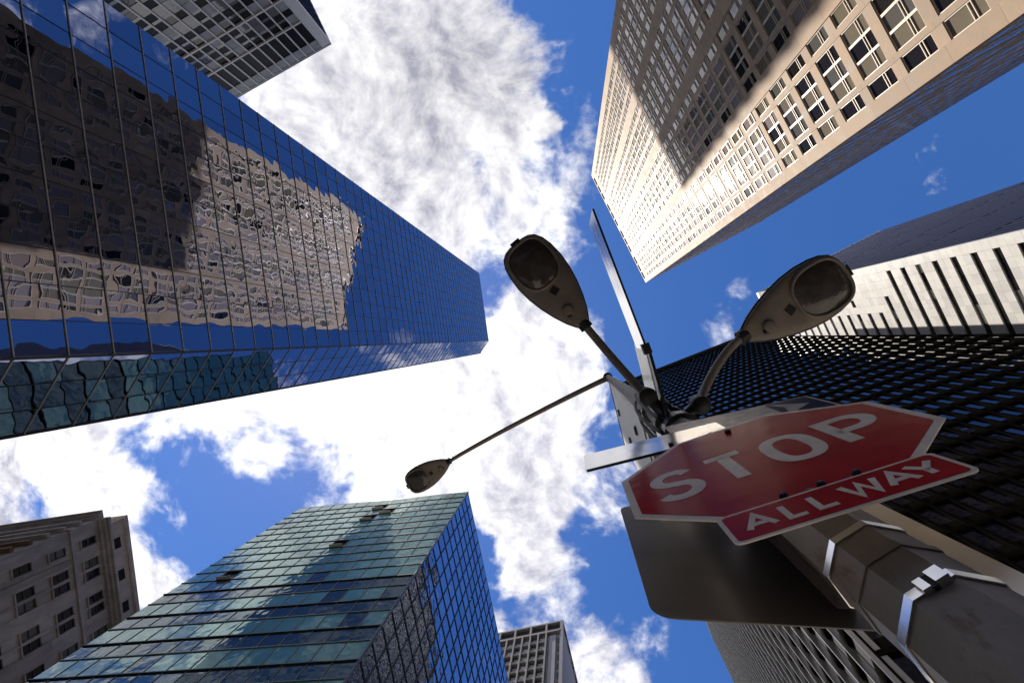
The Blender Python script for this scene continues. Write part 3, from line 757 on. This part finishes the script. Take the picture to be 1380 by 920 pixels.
Ln_, Lt_ = W3(.099,-.09,3.36), W3(-.352,-.632,3.44)
Rn_, Rt_ = W3(1.101,-.014,3.36), W3(1.745,-.42,3.46)
Tn_, Tt_ = W3(-1.811,1.88,7.6), W3(-2.46,2.29,7.68)
lamp_head(Ln_, Lt_); lamp_head(Rn_, Rt_, -1); lamp_head(Tn_, Tt_)
jl = W3(.445,.330,2.98); jr = W3(.735,.372,2.98)
for a, b_, nk in ((jl, Ln_, Lt_), (jr, Rn_, Rt_)):
    dr = (nk-b_).normalized(); out = (a-Vector((pc.x,pc.y,a.z))).normalized()
    pts = bez(a, a+Vector((0,0,.20))+out*.10, b_-dr*.16, b_)
    v, f = tube(pts, .026, 12); lpart('lamp_arm', v, f, M['lamp_body'], lamp, True)
    v, f = tube([a-Vector((0,0,.07)), a-Vector((0,0,.05)), a+Vector((0,0,.07))], [.046,.052,.046], 14); e_ = lpart('elbow', v, f, M['black_rubber'], lamp, True)
    v, f = tube([Vector((pc.x,pc.y,a.z+.02)), a+Vector((0,0,.02))], .034, 10); lpart('stub', v, f, M['dark_metal'], lamp, True)
v, f = tube(bez(pole_at(7.9), pole_at(7.95)+Vector((-.5,.25,.05)), Tn_-(Tt_-Tn_)*1.2, Tn_), [.042-.0009*i for i in range(15)], 10); lpart('lamp_arm', v, f, M['lamp_body'], lamp, True)
for z, h in ((2.80,.10),(3.12,.08),(3.7,.06)):
    v, f = tube([pole_at(z), pole_at(z+h)], [pole_r(z)+.022]*2, 14); lpart('clamp', v, f, M['dark_metal'], lamp)
random.seed(5)
for k in range(5):
    a = 2.4+k*.55; c0 = pole_at(2.7+.1*k)+Vector((math.cos(a),math.sin(a),0))*(pole_r(3)+.02); c1 = pole_at(3.9+.2*k)+Vector((math.cos(a+.5),math.sin(a+.5),0))*(pole_r(4)+.015)
    v, f = tube(bez(c0, c0+Vector((math.cos(a)*.06,math.sin(a)*.06,.4)), c1+Vector((math.cos(a)*.08,math.sin(a)*.08,-.4)), c1, 10), .011, 6); lpart('cable', v, f, M['black_rubber'], lamp, True)

# ================================================================== signs
class Plate:
    """flat sign: s to the right as read, t up, d towards the reader"""
    def __init__(s, o, yaw, name, label, cat, group=None, flip=False):
        s.o = Vector(o); s.r = Vector((math.cos(yaw), math.sin(yaw), 0)); s.n = Vector((s.r.y, -s.r.x, 0)); s.up = Vector((0,0,1))
        s.root = empty(name, o, label, cat, group)
    def pt(s, a, b, d): return s.r*a + s.up*b + s.n*d
    def poly(s, name, pts, d0, d1, m, parent=None):
        n = len(pts); v = [s.pt(a, b, d0) for a, b in pts] + [s.pt(a, b, d1) for a, b in pts]
        f = [tuple(range(n)), tuple(range(2*n-1, n-1, -1))] + [(i, i+n, (i+1) % n + n, (i+1) % n) for i in range(n)]
        o = link(name, mesh(name, v, f, m), parent or s.root); fixn(o.data); return o
    def strokes(s, name, polys, th, d, m, x0, z0, w, h, parent=None):
        """letter built from centre lines in a unit box"""
        v = []; f = []
        for pl, closed in polys:
            P = [Vector((x0 + th/2 + x*(w-th), z0 + th/2 + y*(h-th))) for x, y in pl]; P = [p for i, p in enumerate(P) if i == 0 or (p-P[i-1]).length > .0015]; n = len(P); k0 = len(v)
            for i in range(n):
                a = P[i-1] if (i or closed) else None; b_ = P[(i+1) % n] if (i < n-1 or closed) else None
                t0 = (P[i]-a).normalized() if a else (b_-P[i]).normalized(); t1 = (b_-P[i]).normalized() if b_ else t0
                m0 = Vector((-t0.y, t0.x)); m1 = Vector((-t1.y, t1.x)); mm = (m0+m1); mm = mm.normalized() if mm.length > .2 else m0
                sc = th/2/max(.45, mm.dot(m0))
                ex = Vector((0,0)) if closed or 0 < i < n-1 else (-t0 if i == 0 else t0)*0
                for sg in (1,-1):
                    p = P[i] + mm*sc*sg + ex
                    for dd in (d, d+.0006): v.append(s.pt(p.x, p.y, dd))
            for i in range(n if closed else n-1):
                a = k0+i*4; b_ = k0+((i+1) % n)*4
                f += [(a+1, b_+1, b_+3, a+3), (a, b_, b_+1, a+1), (a+2, a+3, b_+3, b_+2)]
            if not closed: f += [(k0, k0+1, k0+3, k0+2), (k0+(n-1)*4, k0+(n-1)*4+2, k0+(n-1)*4+3, k0+(n-1)*4+1)]
        o = link(name, mesh(name, v, f, m), parent or s.root); fixn(o.data); return o
def fixn(me):
    bm = bmesh.new(); bm.from_mesh(me); bmesh.ops.recalc_face_normals(bm, faces=bm.faces); bm.to_mesh(me); bm.free()
def arc(cx, cy, rx, ry, a0, a1, n=12): return [(cx+rx*math.cos(R(a0+(a1-a0)*i/n)), cy+ry*math.sin(R(a0+(a1-a0)*i/n))) for i in range(n+1)]
GL = {
 'S': [(arc(.5,.745,.47,.255,25,180,10)+arc(.5,.745,.47,.22,180,262,5)+arc(.5,.26,.5,.24,82,0,5)[0:]+arc(.5,.26,.5,.26,0,-155,10), False)],
 'T': [([(0,1),(1,1)], False), ([(.5,1),(.5,0)], False)],
 'O': [([(.5+.5*math.copysign(abs(math.cos(2*math.pi*i/28))**.85, math.cos(2*math.pi*i/28)), .5+.5*math.copysign(abs(math.sin(2*math.pi*i/28))**.72, math.sin(2*math.pi*i/28))) for i in range(28)], True)],
 'P': [([(0,0),(0,1),(.55,1)]+arc(.55,.73,.45,.27,90,-90,12)[1:]+[(.55,.46),(0,.46)], False)],
 'A': [([(0,0),(.5,1),(1,0)], False), ([(.2,.30),(.8,.30)], False)],
 'L': [([(0,1),(0,0),(1,0)], False)],
 'W': [([(0,1),(.25,0),(.5,.9),(.75,0),(1,1)], False)],
 'Y': [([(0,1),(.5,.45),(1,1)], False), ([(.5,.5),(.5,0)], False)],
}
yaw = -.352
stop = Plate((.5235,.3195,1.4655+CZ), yaw, 'stop_sign', 'red octagonal stop sign with white border and lettering', 'stop sign')
def octo(w): h = w/2; q_ = h*math.tan(math.pi/8); return [(h,q_),(q_,h),(-q_,h),(-h,q_),(-h,-q_),(-q_,-h),(q_,-h),(h,-q_)]
stop.poly('plate', octo(.764), -.003, 0, M['sign_white'])
stop.poly('red_field', octo(.722), .0003, .0009, M['sign_red'])
for ch, x0, w in (('S',-.312,.137),('T',-.155,.137),('O',.006,.140),('P',.178,.140)):
    stop.strokes('letter', GL[ch], .036, .0011, M['sign_white'], x0, -.142, w, .243)
for (a, b_) in ((.007,.31),(-.02,-.335)):
    v, f = tube([stop.pt(a,b_,.001), stop.pt(a,b_,.008), stop.pt(a,b_,.011)], [.011,.010,.006], 10); link('bolt', mesh('bolt', v, f, M['black_rubber']), stop.root)
for b_ in (.20,-.20):
    v, f = obox(stop.pt(.0,b_,-.014), stop.r, stop.n, stop.up, .06, .0105, .016); link('bracket', mesh('bracket', v, f, M['strap']), stop.root)
pq = Plate((.5235,.3195,1.0555+CZ), yaw, 'all_way_plaque', 'small red all way plaque bolted below the stop sign', 'sign plaque')
pq.o += pq.n*.012; pq.root.location = pq.o
def rrect(x0, x1, z0, z1, r, n=5): return [p for cx_, cz_, a in ((x1-r,z1-r,0),(x0+r,z1-r,90),(x0+r,z0+r,180),(x1-r,z0+r,270)) for p in arc(cx_, cz_, r, r, a, a+90, n)]
pq.poly('plate', rrect(-.223,.222,-.068,.068,.016), -.003, 0, M['sign_white'])
pq.poly('red_field', rrect(-.214,.213,-.059,.059,.011), .0003, .0009, M['sign_red'])
for ch, x0, w in (('A',-.188,.066),('L',-.108,.045),('L',-.05,.045),('W',.012,.078),('A',.086,.062),('Y',.140,.058)):
    pq.strokes('letter', GL[ch], .0135, .0011, M['sign_white'], x0, -.036, w, .074)
for a in (-.072,.007,.081):
    v, f = tube([pq.pt(a,.079,-.008), pq.pt(a,.079,.004), pq.pt(a,.079,.007)], [.0095,.009,.005], 10); link('bolt', mesh('bolt', v, f, M['black_rubber']), pq.root)
v, f = obox(pq.pt(.0,.045,-.011), pq.r, pq.n, pq.up, .03, .0075, .018); link('bracket', mesh('bracket', v, f, M['strap']), pq.root)

# back of the sign fixed to the far side of the pole
bp = Plate((pole_at(1.4).x, pole_at(1.4).y+.135, 1.4+CZ), 0.0, 'back_of_sign', 'bare dark aluminium back of a square sign below the stop sign', 'sign')
bp.poly('plate', rrect(-.43,.22,-.275,.46,.05), -.0015, .0015, M['sign_alu'])
v, f = obox(bp.pt(0,.1,.022), bp.r, bp.n, bp.up, .02, .018, .30); link('channel', mesh('channel', v, f, M['pole_steel']), bp.root)

# one way sign, the end of its arrow beyond the worn white part
t1 = math.atan2(-.238,.971); n1 = Vector((-.238,-.971,0))
ow = Plate(tuple(Vector((pole_at(2.26).x, pole_at(2.26).y, 2.26+CZ)) + n1*.115), t1, 'one_way_sign', 'black arrow sign with white edging peeking over the stop sign', 'sign')
ow.poly('plate', rrect(-.15,.486,-.152,.152,.012,3), -.003, 0, M['sign_black'])
for nm, r_ in (('border',(-.15,.486,.141,.149)),('border',(-.15,.486,-.149,-.141))):
    ow.poly(nm, [(r_[0],r_[2]),(r_[1]-.004,r_[2]),(r_[1]-.004,r_[3]),(r_[0],r_[3])], .0004, .0009, M['sign_white'])
ow.poly('border', [(.474,-.141),(.482,-.141),(.482,.141),(.474,.141)], .0004, .0009, M['sign_white'])
ow.poly('arrow_shaft', [(-.149,-.138),(.29,-.138),(.29,.138),(-.149,.138)], .0004, .0009, M['sign_worn'])
ow.poly('arrow_head', [(.305,-.120),(.43,.0),(.305,.120),(.335,.02)], .0004, .0009, M['sign_worn'])
# blade signs
b1 = Plate(tuple(Vector((pole_at(2.05).x, pole_at(2.05).y, 2.045+CZ)) + n1*.135), math.atan2(-.27,.963), 'street_sign_blade', 'shiny bare metal sign blade jutting out left of the stop sign', 'sign')
b1.poly('plate', rrect(-.535,.02,-.125,.125,.008,2), -.003, 0, M['sign_gloss'])
b1.poly('edge_trim', [(-.53,-.131),(.02,-.131),(.02,-.1265),(-.53,-.1265)], -.006, .004, M['dark_metal'])
for a in (-.05,-.2):
    v, f = tube([b1.pt(a,-.06,0), b1.pt(a,-.06,.008)], .010, 8); link('bolt', mesh('bolt', v, f, M['black_rubber']), b1.root)
t2 = math.atan2(.935,.354)
p32 = pole_at(3.2)
b2 = Plate((p32.x, p32.y, 3.19+CZ), t2+math.pi, 'street_sign_blade', 'long narrow metal sign blade reaching out between the two near lamps', 'sign')
b2.poly('plate', rrect(.47,1.335,-.21,.21,.008,2), -.003, .003, M['sign_gloss'])
b2.poly('edge_trim', [(.47,-.217),(1.33,-.217),(1.33,-.212),(.47,-.212)], -.006, .006, M['dark_metal'])
v, f = obox(b2.pt(.475,-.20,0), b2.r, b2.n, b2.up, .03, .022, .03); link('end_clip', mesh('end_clip', v, f, M['black_rubber']), b2.root)
t3 = math.atan2(.97,.241)
b3 = Plate((p32.x, p32.y, 3.28+CZ), t3+math.pi, 'white_sign_panel', 'white enamelled panel clamped across the lamp post under the lamps', 'sign')
b3.poly('plate', rrect(-.40,.495,-.23,.22,.01,2), .05, .056, M['white_paint'])
b3.poly('lower_rail', [(-.30,-.46),(.47,-.30),(.47,-.235),(-.36,-.235)], .035, .052, M['dark_metal'])
bn = Plate((pole_at(6).x, pole_at(6).y, 6.35+CZ), t3, 'banner_panel', 'tall white banner panel hanging on the lamp post below its top lamp', 'banner')
bn.poly('plate', rrect(.09,1.12,-1.85,1.8,.02,2), -.006, .006, M['banner'])
for b_ in (1.75,-1.8):
    v, f = tube([bn.pt(-.02,b_,0), bn.pt(1.14,b_,0)], .016, 8); link('rod', mesh('rod', v, f, M['dark_metal']), bn.root)
for a, b_ in ((.52,1.10),(.40,-.97),(.75,.2)):
    for sg in (1,-1):
        v, f = tube([bn.pt(a,b_,.006*sg), bn.pt(a,b_,.03*sg)], [.055,.045], 12); link('knob', mesh('knob', v, f, M['dark_metal']), bn.root)

scene.render.resolution_x = 1024; scene.render.resolution_y = 682
scene.render.engine = 'CYCLES'
